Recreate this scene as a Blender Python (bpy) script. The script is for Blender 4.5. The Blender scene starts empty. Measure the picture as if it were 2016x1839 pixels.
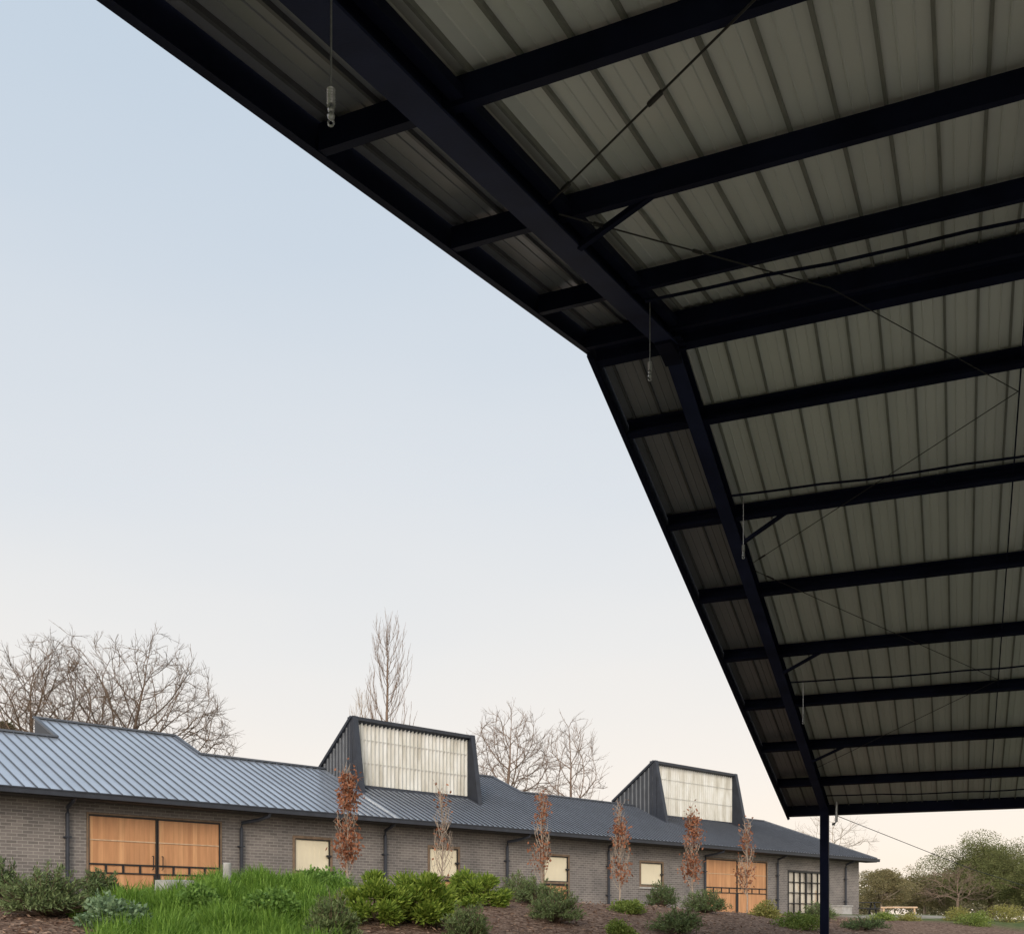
import bpy, math, random
import numpy as np
from mathutils import Vector, kdtree
rng = np.random.default_rng(7); random.seed(7)
sc = bpy.context.scene
COL = sc.collection
F, CU, HV = 2098.0, 1008.0, 1810.0

# ------------------------------------------------------------------ helpers
def tag(o, label=None, cat=None, group=None, kind=None):
    if label: o['label'] = label
    if cat: o['category'] = cat
    if group: o['group'] = group
    if kind: o['kind'] = kind
    return o
def thing(name, label, cat, loc=(0, 0, 0), group=None):
    o = bpy.data.objects.new(name, None); COL.objects.link(o); o.location = loc
    o.empty_display_size = .2
    return tag(o, label, cat, group)
def top_of(o):
    while o.parent: o = o.parent
    return o
def link_mesh(name, v, f, m, parent=None, smooth=False, origin=None):
    v = np.asarray(v, dtype=float).reshape(-1, 3)
    if parent is not None:
        off = np.array(top_of(parent).location)
    else:
        off = np.array(origin if origin is not None else (0, 0, 0), dtype=float)
    v = v - off
    me = bpy.data.meshes.new(name)
    me.from_pydata(v.tolist(), [], f if isinstance(f, list) else np.asarray(f).tolist())
    me.update()
    if smooth: me.polygons.foreach_set('use_smooth', [True]*len(me.polygons))
    me.materials.append(m)
    o = bpy.data.objects.new(name, me); COL.objects.link(o)
    if parent is not None: o.parent = parent
    else: o.location = off
    return o
class MB:
    def __init__(s): s.v = []; s.f = []
    def hexa(s, p):
        n = len(s.v); s.v += [tuple(x) for x in p]
        for q in ((0,3,2,1),(4,5,6,7),(0,1,5,4),(1,2,6,5),(2,3,7,6),(3,0,4,7)): s.f.append([n+i for i in q])
        return s
    def box(s, fr, x0, x1, y0, y1, z0, z1):
        P = fr
        return s.hexa([P(x0,y0,z0),P(x1,y0,z0),P(x1,y1,z0),P(x0,y1,z0),P(x0,y0,z1),P(x1,y0,z1),P(x1,y1,z1),P(x0,y1,z1)])
    def poly(s, pts):
        n = len(s.v); s.v += [tuple(p) for p in pts]; s.f.append(list(range(n, n+len(pts)))); return s
    def bar(s, p0, p1, w, h, up=(0,0,1)):
        p0 = Vector(p0); p1 = Vector(p1); d = (p1-p0).normalized(); u = Vector(up)
        x = d.cross(u).normalized(); y = x.cross(d).normalized()
        a = x*(w/2); b = y*(h/2)
        return s.hexa([p0-a-b,p0+a-b,p0+a+b,p0-a+b,p1-a-b,p1+a-b,p1+a+b,p1-a+b])
    def tube(s, pts, r, n=8, cap=True):
        pts = [Vector(p) for p in pts]; rs = r if isinstance(r, (list, tuple)) else [r]*len(pts)
        base = len(s.v)
        for i, p in enumerate(pts):
            d = (pts[min(i+1,len(pts)-1)]-pts[max(i-1,0)]).normalized()
            up = Vector((0,0,1)) if abs(d.z) < .95 else Vector((1,0,0))
            x = d.cross(up).normalized(); y = x.cross(d).normalized()
            for k in range(n):
                t = 2*math.pi*k/n
                s.v.append(tuple(p+x*(math.cos(t)*rs[i])+y*(math.sin(t)*rs[i])))
        for i in range(len(pts)-1):
            for k in range(n):
                a = base+i*n+k; b = base+i*n+(k+1)%n
                s.f.append([a, b, b+n, a+n])
        if cap:
            s.f.append([base+k for k in range(n)][::-1]); s.f.append([base+(len(pts)-1)*n+k for k in range(n)])
        return s
    def build(s, name, m, parent=None, smooth=False, origin=None):
        return link_mesh(name, s.v, s.f, m, parent, smooth, origin)

def tubes_np(P0, P1, R0, R1, n=4):
    P0=np.asarray(P0,float);P1=np.asarray(P1,float);R0=np.asarray(R0,float);R1=np.asarray(R1,float)
    d=P1-P0; L=np.linalg.norm(d,axis=1,keepdims=True)+1e-9; d=d/L
    up=np.where(np.abs(d[:,2:3])<.9,np.array([[0,0,1.]]),np.array([[1.,0,0]]))
    x=np.cross(d,up); x/=np.linalg.norm(x,axis=1,keepdims=True); y=np.cross(d,x)
    V=[]
    for P,R in ((P0,R0),(P1,R1)):
        for k in range(n):
            t=2*math.pi*k/n
            V.append(P+x*(math.cos(t)*R[:,None])+y*(math.sin(t)*R[:,None]))
    V=np.stack(V,axis=1)
    N=len(P0); base=(np.arange(N)*2*n)[:,None]
    fs=[]
    for k in range(n):
        fs.append(np.concatenate([base+k,base+(k+1)%n,base+n+(k+1)%n,base+n+k],axis=1))
    return V.reshape(-1,3), np.stack(fs,axis=1).reshape(-1,4)
def unit(a): return a/(np.linalg.norm(a,axis=-1,keepdims=True)+1e-9)
def leaves_np(C, D, l, w):
    n=len(C); D=unit(D); S=unit(np.cross(D, rng.normal(size=(n,3))))
    l=np.broadcast_to(np.asarray(l,float),(n,))[:,None]; w=np.broadcast_to(np.asarray(w,float),(n,))[:,None]
    V=np.stack([C, C+D*l*.5+S*w*.5, C+D*l, C+D*l*.5-S*w*.5],axis=1)
    return V.reshape(-1,3), np.arange(4*n).reshape(n,4)

# ------------------------------------------------------------------ materials
def nt(name):
    m = bpy.data.materials.new(name); m.use_nodes = True
    t = m.node_tree; b = t.nodes['Principled BSDF']
    return m, t, b
def ramp(t, stops):
    r = t.nodes.new('ShaderNodeValToRGB'); e = r.color_ramp.elements
    while len(e) < len(stops): e.new(.5)
    for i, (p, c) in enumerate(stops):
        e[i].position = p; e[i].color = (c[0], c[1], c[2], 1)
    return r
def mulc(c, k): return tuple(min(1, max(0, x*k)) for x in c)
def mat(name, col, rough=.6, metal=0.0, spec=.5, var=.2, scale=3, bump=0.0, bscale=40, stretch=None):
    m, t, b = nt(name)
    tc = t.nodes.new('ShaderNodeTexCoord'); mp = t.nodes.new('ShaderNodeMapping')
    if stretch: mp.inputs['Scale'].default_value = stretch
    t.links.new(tc.outputs['Object'], mp.inputs['Vector'])
    n = t.nodes.new('ShaderNodeTexNoise'); n.inputs['Scale'].default_value = scale; n.inputs['Detail'].default_value = 6
    t.links.new(mp.outputs[0], n.inputs['Vector'])
    r = ramp(t, [(.3, mulc(col, 1-var)), (.7, mulc(col, 1+var))])
    t.links.new(n.outputs['Fac'], r.inputs[0]); t.links.new(r.outputs[0], b.inputs['Base Color'])
    b.inputs['Roughness'].default_value = rough; b.inputs['Metallic'].default_value = metal
    b.inputs['Specular IOR Level'].default_value = spec
    if bump:
        n2 = t.nodes.new('ShaderNodeTexNoise'); n2.inputs['Scale'].default_value = bscale; n2.inputs['Detail'].default_value = 5
        t.links.new(mp.outputs[0], n2.inputs['Vector'])
        bp = t.nodes.new('ShaderNodeBump'); bp.inputs['Strength'].default_value = bump; bp.inputs['Distance'].default_value = .02
        t.links.new(n2.outputs['Fac'], bp.inputs['Height']); t.links.new(bp.outputs[0], b.inputs['Normal'])
    return m
def leafmat(name, c0, c1, trans=.3, rough=.6, spec=.2):
    m, t, b = nt(name)
    g = t.nodes.new('ShaderNodeNewGeometry')
    r = ramp(t, [(0, c0), (1, c1)])
    t.links.new(g.outputs['Random Per Island'], r.inputs[0])
    t.links.new(r.outputs[0], b.inputs['Base Color']); b.inputs['Roughness'].default_value = rough
    b.inputs['Specular IOR Level'].default_value = spec
    if trans <= 0: return m
    tr = t.nodes.new('ShaderNodeBsdfTranslucent'); t.links.new(r.outputs[0], tr.inputs['Color'])
    mx = t.nodes.new('ShaderNodeMixShader'); mx.inputs[0].default_value = trans
    t.links.new(b.outputs[0], mx.inputs[1]); t.links.new(tr.outputs[0], mx.inputs[2])
    t.links.new(mx.outputs[0], t.nodes['Material Output'].inputs['Surface'])
    return m

# ------------------------------------------------------------------ frames of reference
q2 = Vector((2129/2098, 1)).normalized(); n2 = Vector((q2.y, -q2.x))
M0 = -CU/F
OX, OY = M0*25.0, 25.0
ANG = math.atan2(q2.y, q2.x)
def S(a, s, z): return (OX+q2.x*a+n2.x*s, OY+q2.y*a+n2.y*s, z)          # stable frame
CQ = OX*q2.x+OY*q2.y; CN = OX*n2.x+OY*n2.y
def as_of(x, y): return (x*q2.x+y*q2.y-CQ, x*n2.x+y*n2.y-CN)
def wa(u, s=0.0):
    m = (u-CU)/F; Y = (CN+s)/(m*n2.x+n2.y)
    return Y*(m*q2.x+q2.y)-CQ, Y
def wz(u, v, s=0.0): return (HV-v)/F*wa(u, s)[1]
p2 = Vector((.922, -.387)); g2 = Vector((.387, .922))
PANG = math.atan2(p2.y, p2.x)
RX, RY, RZ, SL = .789, 11.11, 5.894, .2562
PX0 = RX*math.cos(PANG)+RY*math.sin(PANG)
RIBP, RIB0 = .30, .14
def A(d, t, dz=0.0): return (RX+p2.x*d+g2.x*t, RY+p2.y*d+g2.y*t, RZ-SL*abs(t)+dz)   # arena roof frame

def rot_coords(t, ang, order='xz'):
    g = t.nodes.new('ShaderNodeNewGeometry'); vr = t.nodes.new('ShaderNodeVectorRotate'); vr.rotation_type = 'Z_AXIS'
    vr.inputs['Angle'].default_value = -ang; t.links.new(g.outputs['Position'], vr.inputs['Vector'])
    sp = t.nodes.new('ShaderNodeSeparateXYZ'); t.links.new(vr.outputs[0], sp.inputs[0])
    cb = t.nodes.new('ShaderNodeCombineXYZ')
    if order == 'xz':
        t.links.new(sp.outputs['X'], cb.inputs['X']); t.links.new(sp.outputs['Z'], cb.inputs['Y'])
    elif order == 'xy':
        t.links.new(sp.outputs['X'], cb.inputs['X']); t.links.new(sp.outputs['Y'], cb.inputs['Y'])
    else:
        t.links.new(sp.outputs['Z'], cb.inputs['X']); t.links.new(sp.outputs['X'], cb.inputs['Y'])
    return cb, sp
def brick_mat():
    m, t, b = nt('dark_brick'); cb, sp = rot_coords(t, ANG)
    bt = t.nodes.new('ShaderNodeTexBrick'); t.links.new(cb.outputs[0], bt.inputs['Vector'])
    bt.inputs['Scale'].default_value = 1; bt.inputs['Brick Width'].default_value = .25; bt.inputs['Row Height'].default_value = .082
    bt.inputs['Mortar Size'].default_value = .008; bt.inputs['Bias'].default_value = 0
    bt.inputs['Color1'].default_value = (.138,.122,.113,1); bt.inputs['Color2'].default_value = (.20,.177,.162,1)
    bt.inputs['Mortar'].default_value = (.31,.28,.255,1)
    n = t.nodes.new('ShaderNodeTexNoise'); n.inputs['Scale'].default_value = .9; n.inputs['Detail'].default_value = 5
    t.links.new(cb.outputs[0], n.inputs['Vector'])
    r = ramp(t, [(.3, (.75,.75,.75)), (.7, (1.15,1.13,1.1))]); t.links.new(n.outputs['Fac'], r.inputs[0])
    mx = t.nodes.new('ShaderNodeMix'); mx.data_type = 'RGBA'; mx.blend_type = 'MULTIPLY'; mx.inputs[0].default_value = 1
    t.links.new(bt.outputs['Color'], mx.inputs[6]); t.links.new(r.outputs[0], mx.inputs[7])
    t.links.new(mx.outputs[2], b.inputs['Base Color']); b.inputs['Roughness'].default_value = .85
    bp = t.nodes.new('ShaderNodeBump'); bp.inputs['Strength'].default_value = .4; bp.inputs['Distance'].default_value = .01; bp.invert = True
    t.links.new(bt.outputs['Fac'], bp.inputs['Height']); t.links.new(bp.outputs[0], b.inputs['Normal'])
    return m
def cedar_mat():
    m, t, b = nt('cedar_boards'); cb, sp = rot_coords(t, ANG, 'zx')
    bt = t.nodes.new('ShaderNodeTexBrick'); t.links.new(cb.outputs[0], bt.inputs['Vector'])
    bt.inputs['Scale'].default_value = 1; bt.inputs['Brick Width'].default_value = 40; bt.inputs['Row Height'].default_value = .135
    bt.offset = 0; bt.inputs['Mortar Size'].default_value = .002
    bt.inputs['Color1'].default_value = (.52,.25,.11,1); bt.inputs['Color2'].default_value = (.62,.325,.15,1)
    bt.inputs['Mortar'].default_value = (.38,.175,.07,1)
    n = t.nodes.new('ShaderNodeTexNoise'); n.inputs['Scale'].default_value = 2; n.inputs['Detail'].default_value = 8
    mp = t.nodes.new('ShaderNodeMapping'); mp.inputs['Scale'].default_value = (.5, 4, 1)
    t.links.new(cb.outputs[0], mp.inputs[0]); t.links.new(mp.outputs[0], n.inputs['Vector'])
    r = ramp(t, [(.3, (.80,.77,.74)), (.7, (1.08,1.08,1.08))]); t.links.new(n.outputs['Fac'], r.inputs[0])
    mx = t.nodes.new('ShaderNodeMix'); mx.data_type = 'RGBA'; mx.blend_type = 'MULTIPLY'; mx.inputs[0].default_value = 1
    t.links.new(bt.outputs['Color'], mx.inputs[6]); t.links.new(r.outputs[0], mx.inputs[7])
    t.links.new(mx.outputs[2], b.inputs['Base Color']); b.inputs['Roughness'].default_value = .55
    return m
def poly_mat():
    m, t, b = nt('translucent_sheet'); cb, sp = rot_coords(t, ANG)
    mp = t.nodes.new('ShaderNodeMapping'); mp.inputs['Scale'].default_value = (2.5, .45, 1)
    t.links.new(cb.outputs[0], mp.inputs[0])
    n = t.nodes.new('ShaderNodeTexNoise'); n.inputs['Scale'].default_value = 1.3; n.inputs['Detail'].default_value = 7; n.inputs['Roughness'].default_value = .55
    t.links.new(mp.outputs[0], n.inputs['Vector'])
    r = ramp(t, [(.32, (.46,.425,.345)), (.48, (.63,.60,.52)), (.66, (.77,.755,.70))]); t.links.new(n.outputs['Fac'], r.inputs[0])
    t.links.new(r.outputs[0], b.inputs['Base Color']); b.inputs['Roughness'].default_value = .15
    b.inputs['Specular IOR Level'].default_value = .8
    tr = t.nodes.new('ShaderNodeBsdfTranslucent'); t.links.new(r.outputs[0], tr.inputs['Color'])
    mx = t.nodes.new('ShaderNodeMixShader'); mx.inputs[0].default_value = .15
    t.links.new(b.outputs[0], mx.inputs[1]); t.links.new(tr.outputs[0], mx.inputs[2])
    t.links.new(mx.outputs[0], t.nodes['Material Output'].inputs['Surface'])
    return m
def sheet_mat(name, c0, c1, rough=.30):
    m, t, b = nt(name); cb, sp = rot_coords(t, PANG, 'xy')
    mp = t.nodes.new('ShaderNodeMapping'); mp.inputs['Scale'].default_value = (1.0, .3, 1)
    t.links.new(cb.outputs[0], mp.inputs[0])
    n = t.nodes.new('ShaderNodeTexNoise'); n.inputs['Scale'].default_value = 1.0; n.inputs['Detail'].default_value = 4
    t.links.new(mp.outputs[0], n.inputs['Vector'])
    r = ramp(t, [(.28, c0), (.72, c1)]); t.links.new(n.outputs['Fac'], r.inputs[0])
    sb = t.nodes.new('ShaderNodeMath'); sb.operation = 'SUBTRACT'; sb.inputs[1].default_value = PX0+RIB0; t.links.new(sp.outputs['X'], sb.inputs[0])
    md = t.nodes.new('ShaderNodeMath'); md.operation = 'DIVIDE'; md.inputs[1].default_value = RIBP; t.links.new(sb.outputs[0], md.inputs[0])
    fl_ = t.nodes.new('ShaderNodeMath'); fl_.operation = 'FLOOR'; t.links.new(md.outputs[0], fl_.inputs[0])
    wn = t.nodes.new('ShaderNodeTexWhiteNoise'); wn.noise_dimensions = '1D'; t.links.new(fl_.outputs[0], wn.inputs['W'])
    r2 = ramp(t, [(0, (.95,.953,.956)), (1, (1.03,1.03,1.03))]); t.links.new(wn.outputs['Value'], r2.inputs[0])
    mx = t.nodes.new('ShaderNodeMix'); mx.data_type = 'RGBA'; mx.blend_type = 'MULTIPLY'; mx.inputs[0].default_value = 1
    t.links.new(r.outputs[0], mx.inputs[6]); t.links.new(r2.outputs[0], mx.inputs[7]); t.links.new(mx.outputs[2], b.inputs['Base Color'])
    b.inputs['Roughness'].default_value = rough; b.inputs['Specular IOR Level'].default_value = .7
    n2_ = t.nodes.new('ShaderNodeTexNoise'); n2_.inputs['Scale'].default_value = 1.2; n2_.inputs['Detail'].default_value = 1; t.links.new(cb.outputs[0], n2_.inputs['Vector'])
    bp = t.nodes.new('ShaderNodeBump'); bp.inputs['Strength'].default_value = .25; bp.inputs['Distance'].default_value = .03
    t.links.new(n2_.outputs['Fac'], bp.inputs['Height']); t.links.new(bp.outputs[0], b.inputs['Normal'])
    return m
BRICK, CEDAR, POLY = brick_mat(), cedar_mat(), poly_mat()
STEEL = mat('navy_black_steel', (.0075,.0095,.024), .62, 0, .05, .3, 2, .06, 60)
LITFLANGE = mat('skylit_flange_steel', (.018,.023,.055), .6, 0, .06, .25, 2, .06, 60)  # lighter blue copy of the frame steel, skylight on the flanges painted in
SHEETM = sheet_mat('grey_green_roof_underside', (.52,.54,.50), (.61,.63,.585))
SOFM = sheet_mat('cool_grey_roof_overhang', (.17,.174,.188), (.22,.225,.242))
RIBM = mat('roof_rib', (.17,.175,.15), .4, 0, .4, .2, 3)
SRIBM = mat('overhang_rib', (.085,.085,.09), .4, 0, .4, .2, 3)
GALV = mat('galvanised_metal', (.40,.41,.42), .4, .7, .5, .2, 30)
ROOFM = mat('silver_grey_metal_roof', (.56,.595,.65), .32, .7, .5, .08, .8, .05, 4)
ROOFDIM = mat('metal_roof_dimmed', (.42,.45,.50), .34, .65, .5, .1, .8, .05, 4)  # darker copy of the roof metal, the fading reflection painted into its colour
SEAMM = mat('roof_seam', (.10,.108,.125), .45, .3, .5, .15, 3)
SEAMDIM = mat('roof_seam_dimmed', (.065,.07,.082), .45, .2, .5, .15, 3)  # darker copy of the seam metal for the same painted fade
DARKM = mat('charcoal_trim', (.028,.031,.040), .45, 0, .4, .2, 4)
BLACKM = mat('black_steel_frame', (.018,.017,.017), .5, 0, .4, .2, 6)
CREAM = mat('cream_blind', (.74,.65,.47), .7, 0, .3, .06, 1.2, .1, 8)
TIMBER = mat('brown_timber_frame', (.19,.13,.085), .7, 0, .3, .25, 6)
PALEW = mat('pale_timber', (.55,.38,.24), .7, 0, .3, .2, 8)
SOFFIT = mat('dark_soffit', (.05,.045,.042), .8, 0, .3, .2, 3)
BARK = mat('grey_brown_bark', (.15,.105,.075), .9, 0, .2, .3, 8)
BARK2 = mat('reddish_twig_bark', (.20,.14,.105), .9, 0, .2, .3, 8)
PALEBARK = mat('pale_bark', (.34,.27,.21), .9, 0, .2, .3, 8)
CONC = mat('weathered_concrete', (.40,.38,.35), .85, 0, .3, .2, 5, .3, 30)
BATTEN = mat('sheet_batten', (.50,.475,.42), .5, 0, .4, .15, 6)
def glass_mat():
    m, t, b = nt('door_glass')
    n = t.nodes.new('ShaderNodeTexNoise'); n.inputs['Scale'].default_value = 1.3
    r = ramp(t, [(.38, (.20,.18,.15)), (.48, (.45,.40,.33)), (.56, (.62,.56,.45)), (.64, (.50,.27,.12))]); t.links.new(n.outputs['Fac'], r.inputs[0])  # pale tones paint the sky's reflection into the panes, orange the things inside
    t.links.new(r.outputs[0], b.inputs['Base Color']); b.inputs['Roughness'].default_value = .05
    return m
GLASS = glass_mat()

# ------------------------------------------------------------------ terrain
def ss(a, b, x):
    t = min(1, max(0, (x-a)/(b-a))); return t*t*(3-2*t)
def G(a, s):
    z0 = .22-.24*ss(40, 47, a)
    hc = .19+.22*ss(-2, 4, a)-.46*ss(9, 26, a)+.36*math.exp(-((a-1.4)/2.3)**2)
    if s < 4: z = z0
    elif s < 8.5: z = z0+(hc-z0)*ss(4, 8.5, s)
    elif s < 15: z = hc+(-.55-hc)*ss(8.5, 15.2, s)*1.0
    else: z = -.55-1.05*ss(15, 19, s)
    if 3 < s < 20: z += .035*math.sin(a*2.1+s*1.3)*math.sin(s*1.7-a*.6)
    return z
def us(u, s):
    a, Y = wa(u, s); x, y, _ = S(a, s, 0); return a, x, y, G(a, s), Y
al = [-1500,-500,-150,-60,-30]+list(np.arange(-20, 60.1, .5))+[65,75,100,150,300,700,1500]
sl = [-2000,-700,-250,-90,-40,-20]+list(np.arange(-10, 30.1, .5))+[36,50,90,200,600,1500]
tv = []; zone = []
for a in al:
    for s in sl:
        tv.append(S(a, s, G(a, s)))
        mul = ss(3.2, 4.6, s)*(1-ss(15.5, 18, s))*(1-ss(27, 33, a))
        grv = (1-ss(2.6, 3.6, s))*ss(-3, -1, s)*(1-ss(43, 46, a)) + ss(4.5,5.5,s)*(1-ss(6.2,7.0,s))*ss(27,32,a)*.9
        zone.append((mul, min(1,grv), 0, 1))
nb = len(sl)
tf = [[i*nb+j, i*nb+j+1, (i+1)*nb+j+1, (i+1)*nb+j] for i in range(len(al)-1) for j in range(nb-1)]
def ground_mat():
    m, t, b = nt('bank_ground')
    at = t.nodes.new('ShaderNodeAttribute'); at.attribute_name = 'zone'
    sp = t.nodes.new('ShaderNodeSeparateColor'); t.links.new(at.outputs['Color'], sp.inputs[0])
    tc = t.nodes.new('ShaderNodeTexCoord')
    v = t.nodes.new('ShaderNodeTexVoronoi'); v.inputs['Scale'].default_value = 16; t.links.new(tc.outputs['Object'], v.inputs['Vector'])
    n = t.nodes.new('ShaderNodeTexNoise'); n.inputs['Scale'].default_value = 3; n.inputs['Detail'].default_value = 9; t.links.new(tc.outputs['Object'], n.inputs['Vector'])
    rm = ramp(t, [(0, (.07,.04,.026)), (.5, (.16,.095,.065)), (1, (.28,.19,.135))]); 
    sc_ = t.nodes.new('ShaderNodeSeparateColor'); t.links.new(v.outputs['Color'], sc_.inputs[0]); t.links.new(sc_.outputs[0], rm.inputs[0])
    rg = ramp(t, [(.3, (.06,.085,.025)), (.55, (.11,.13,.04)), (.75, (.19,.16,.08))]); t.links.new(n.outputs['Fac'], rg.inputs[0])
    rv = ramp(t, [(.3, (.28,.24,.2)), (.7, (.42,.37,.32))]); t.links.new(n.outputs['Fac'], rv.inputs[0])
    m1 = t.nodes.new('ShaderNodeMix'); m1.data_type = 'RGBA'; t.links.new(sp.outputs[0], m1.inputs[0]); t.links.new(rg.outputs[0], m1.inputs[6]); t.links.new(rm.outputs[0], m1.inputs[7])
    m2 = t.nodes.new('ShaderNodeMix'); m2.data_type = 'RGBA'; t.links.new(sp.outputs[1], m2.inputs[0]); t.links.new(m1.outputs[2], m2.inputs[6]); t.links.new(rv.outputs[0], m2.inputs[7])
    t.links.new(m2.outputs[2], b.inputs['Base Color']); b.inputs['Roughness'].default_value = .95
    b.inputs['Specular IOR Level'].default_value = .15
    bp = t.nodes.new('ShaderNodeBump'); bp.inputs['Strength'].default_value = .8; bp.inputs['Distance'].default_value = .04
    t.links.new(v.outputs['Distance'], bp.inputs['Height']); t.links.new(bp.outputs[0], b.inputs['Normal'])
    return m
gr = link_mesh('ground', tv, tf, ground_mat(), smooth=True)
ca = gr.data.color_attributes.new('zone', 'FLOAT_COLOR', 'POINT')
ca.data.foreach_set('color', np.array(zone, dtype=np.float32).ravel())
tag(gr, kind='structure')
DEND = 27.0
SAND = mat('arena_sand', (.58,.535,.475), .95, 0, .2, .15, 2, .3, 20)
fl = MB().poly([(*A(-.6, -14.6)[:2], -1.58), (*A(DEND+1, -14.6)[:2], -1.58), (*A(DEND+1, 14.2)[:2], -1.58), (*A(-.6, 14.2)[:2], -1.58)]).build('arena_floor', SAND)
tag(fl, kind='structure')

# ------------------------------------------------------------------ covered arena
ar = thing('covered_arena', 'black steel open-sided arena shelter with gabled ribbed roof overhead', 'shelter', (*A(.85, 13.6)[:2], -1.6))
DSO = .84
for sg in (-1, 1):
    def sheet(d0, d1, name, mt, ribm):
        m = MB()
        m.hexa([A(d0,0,.2),A(d1,0,.2),A(d1,sg*14.05,.2),A(d0,sg*14.05,.2),A(d0,0,.23),A(d1,0,.23),A(d1,sg*14.05,.23),A(d0,sg*14.05,.23)])
        rs = m.build(name, mt, ar)
        m = MB()
        for d in np.arange(RIB0, DEND-.05, RIBP):
            if not (d0 <= d < d1-.03): continue
            w, z0, z1 = .026, .165, .199
            m.hexa([A(d-w*.4,sg*.02,z0),A(d+w*.4,sg*.02,z0),A(d+w*.4,sg*14,z0),A(d-w*.4,sg*14,z0),A(d-w/2,sg*.02,z1),A(d+w/2,sg*.02,z1),A(d+w/2,sg*14,z1),A(d-w/2,sg*14,z1)])
        m.build('sheet_ribs', ribm, rs)
        m = MB()                                   # shallow swages in the pans, same metal as the sheet
        for d in np.arange(RIB0, min(DEND, 9), RIBP):
            for k in (.1, .2):
                w2 = .008; e = d+k
                if not (d0 <= e < d1-.03): continue
                m.hexa([A(e-w2*.3,sg*.02,.192),A(e+w2*.3,sg*.02,.192),A(e+w2*.3,sg*14,.192),A(e-w2*.3,sg*14,.192),A(e-w2,sg*.02,.1995),A(e+w2,sg*.02,.1995),A(e+w2,sg*14,.1995),A(e-w2,sg*14,.1995)])
        m.build('sheet_swages', mt, rs)
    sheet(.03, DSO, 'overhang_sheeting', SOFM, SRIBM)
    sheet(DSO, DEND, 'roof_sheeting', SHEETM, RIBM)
def purlin_mesh(t, w=.07, h=.2):
    m = MB(); L = (.052, DEND-.02); sg = 1 if t >= 0 else -1
    def bx(t0, t1, z0, z1):
        m.hexa([A(L[0],t0,z0),A(L[1],t0,z0),A(L[1],t1,z0),A(L[0],t1,z0),A(L[0],t0,z1),A(L[1],t0,z1),A(L[1],t1,z1),A(L[0],t1,z1)])
    bx(t-w/2, t+w/2, 0, .012); bx(t-w/2, t+w/2, .15, .164)
    bx(t-w/2 if sg < 0 else t+w/2-.012, t-w/2+.012 if sg < 0 else t+w/2, .0125, .1495)
    bx(t-w/2, t-w/2+.006, .0125, .035) if sg > 0 else bx(t+w/2-.006, t+w/2, .0125, .035)
    return m
for t in (-1.5,-3.3,-5.1,-6.9,-8.7,-10.5,-12.3, 1.3,3.1,4.9,6.7,8.5,10.35,12.2):
    purlin_mesh(t, .085).build('purlin', STEEL, ar)
m = MB()
for t0, t1 in ((-.22,-.12),(.12,.22)):
    m.hexa([A(.053,t0,-.0),A(DEND,t0,-.0),A(DEND,t1,-.0),A(.053,t1,-.0),A(.053,t0,.164),A(DEND,t0,.164),A(DEND,t1,.164),A(.053,t1,.164)])
m.hexa([A(.053,-.13,.1),A(DEND,-.13,.1),A(DEND,.13,.1),A(.053,.13,.1),A(.053,-.13,.12),A(DEND,-.13,.12),A(DEND,.13,.12),A(.053,.13,.12)])
m.build('ridge_purlin', STEEL, ar)
for sg in (-1, 1):   # barge boards and eave beams
    m = MB(); z0, z1 = (-.004 if sg < 0 else -.03), .25
    m.hexa([A(-.01,0,z0),A(.019,0,z0),A(.019,sg*14.1,z0),A(-.01,sg*14.1,z0),A(-.01,0,z1),A(.019,0,z1),A(.019,sg*14.1,z1),A(-.01,sg*14.1,z1)])
    m.hexa([A(.018,0.05*sg,z0),A(.05,0.05*sg,z0),A(.05,sg*14.05,z0),A(.018,sg*14.05,z0),A(.018,0.05*sg,z0+.012),A(.05,0.05*sg,z0+.012),A(.05,sg*14.05,z0+.012),A(.018,sg*14.05,z0+.012)])
    m.build('barge_board', STEEL, ar)
    m = MB(); t0, t1 = sg*13.85, sg*14.06
    m.hexa([A(.021,t0,-.02),A(DEND,t0,-.02),A(DEND,t1,.02),A(.021,t1,.02),A(.021,t0,.19),A(DEND,t0,.19),A(DEND,t1,.23),A(.021,t1,.23)])
    m.build('eave_beam', STEEL, ar)
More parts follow.
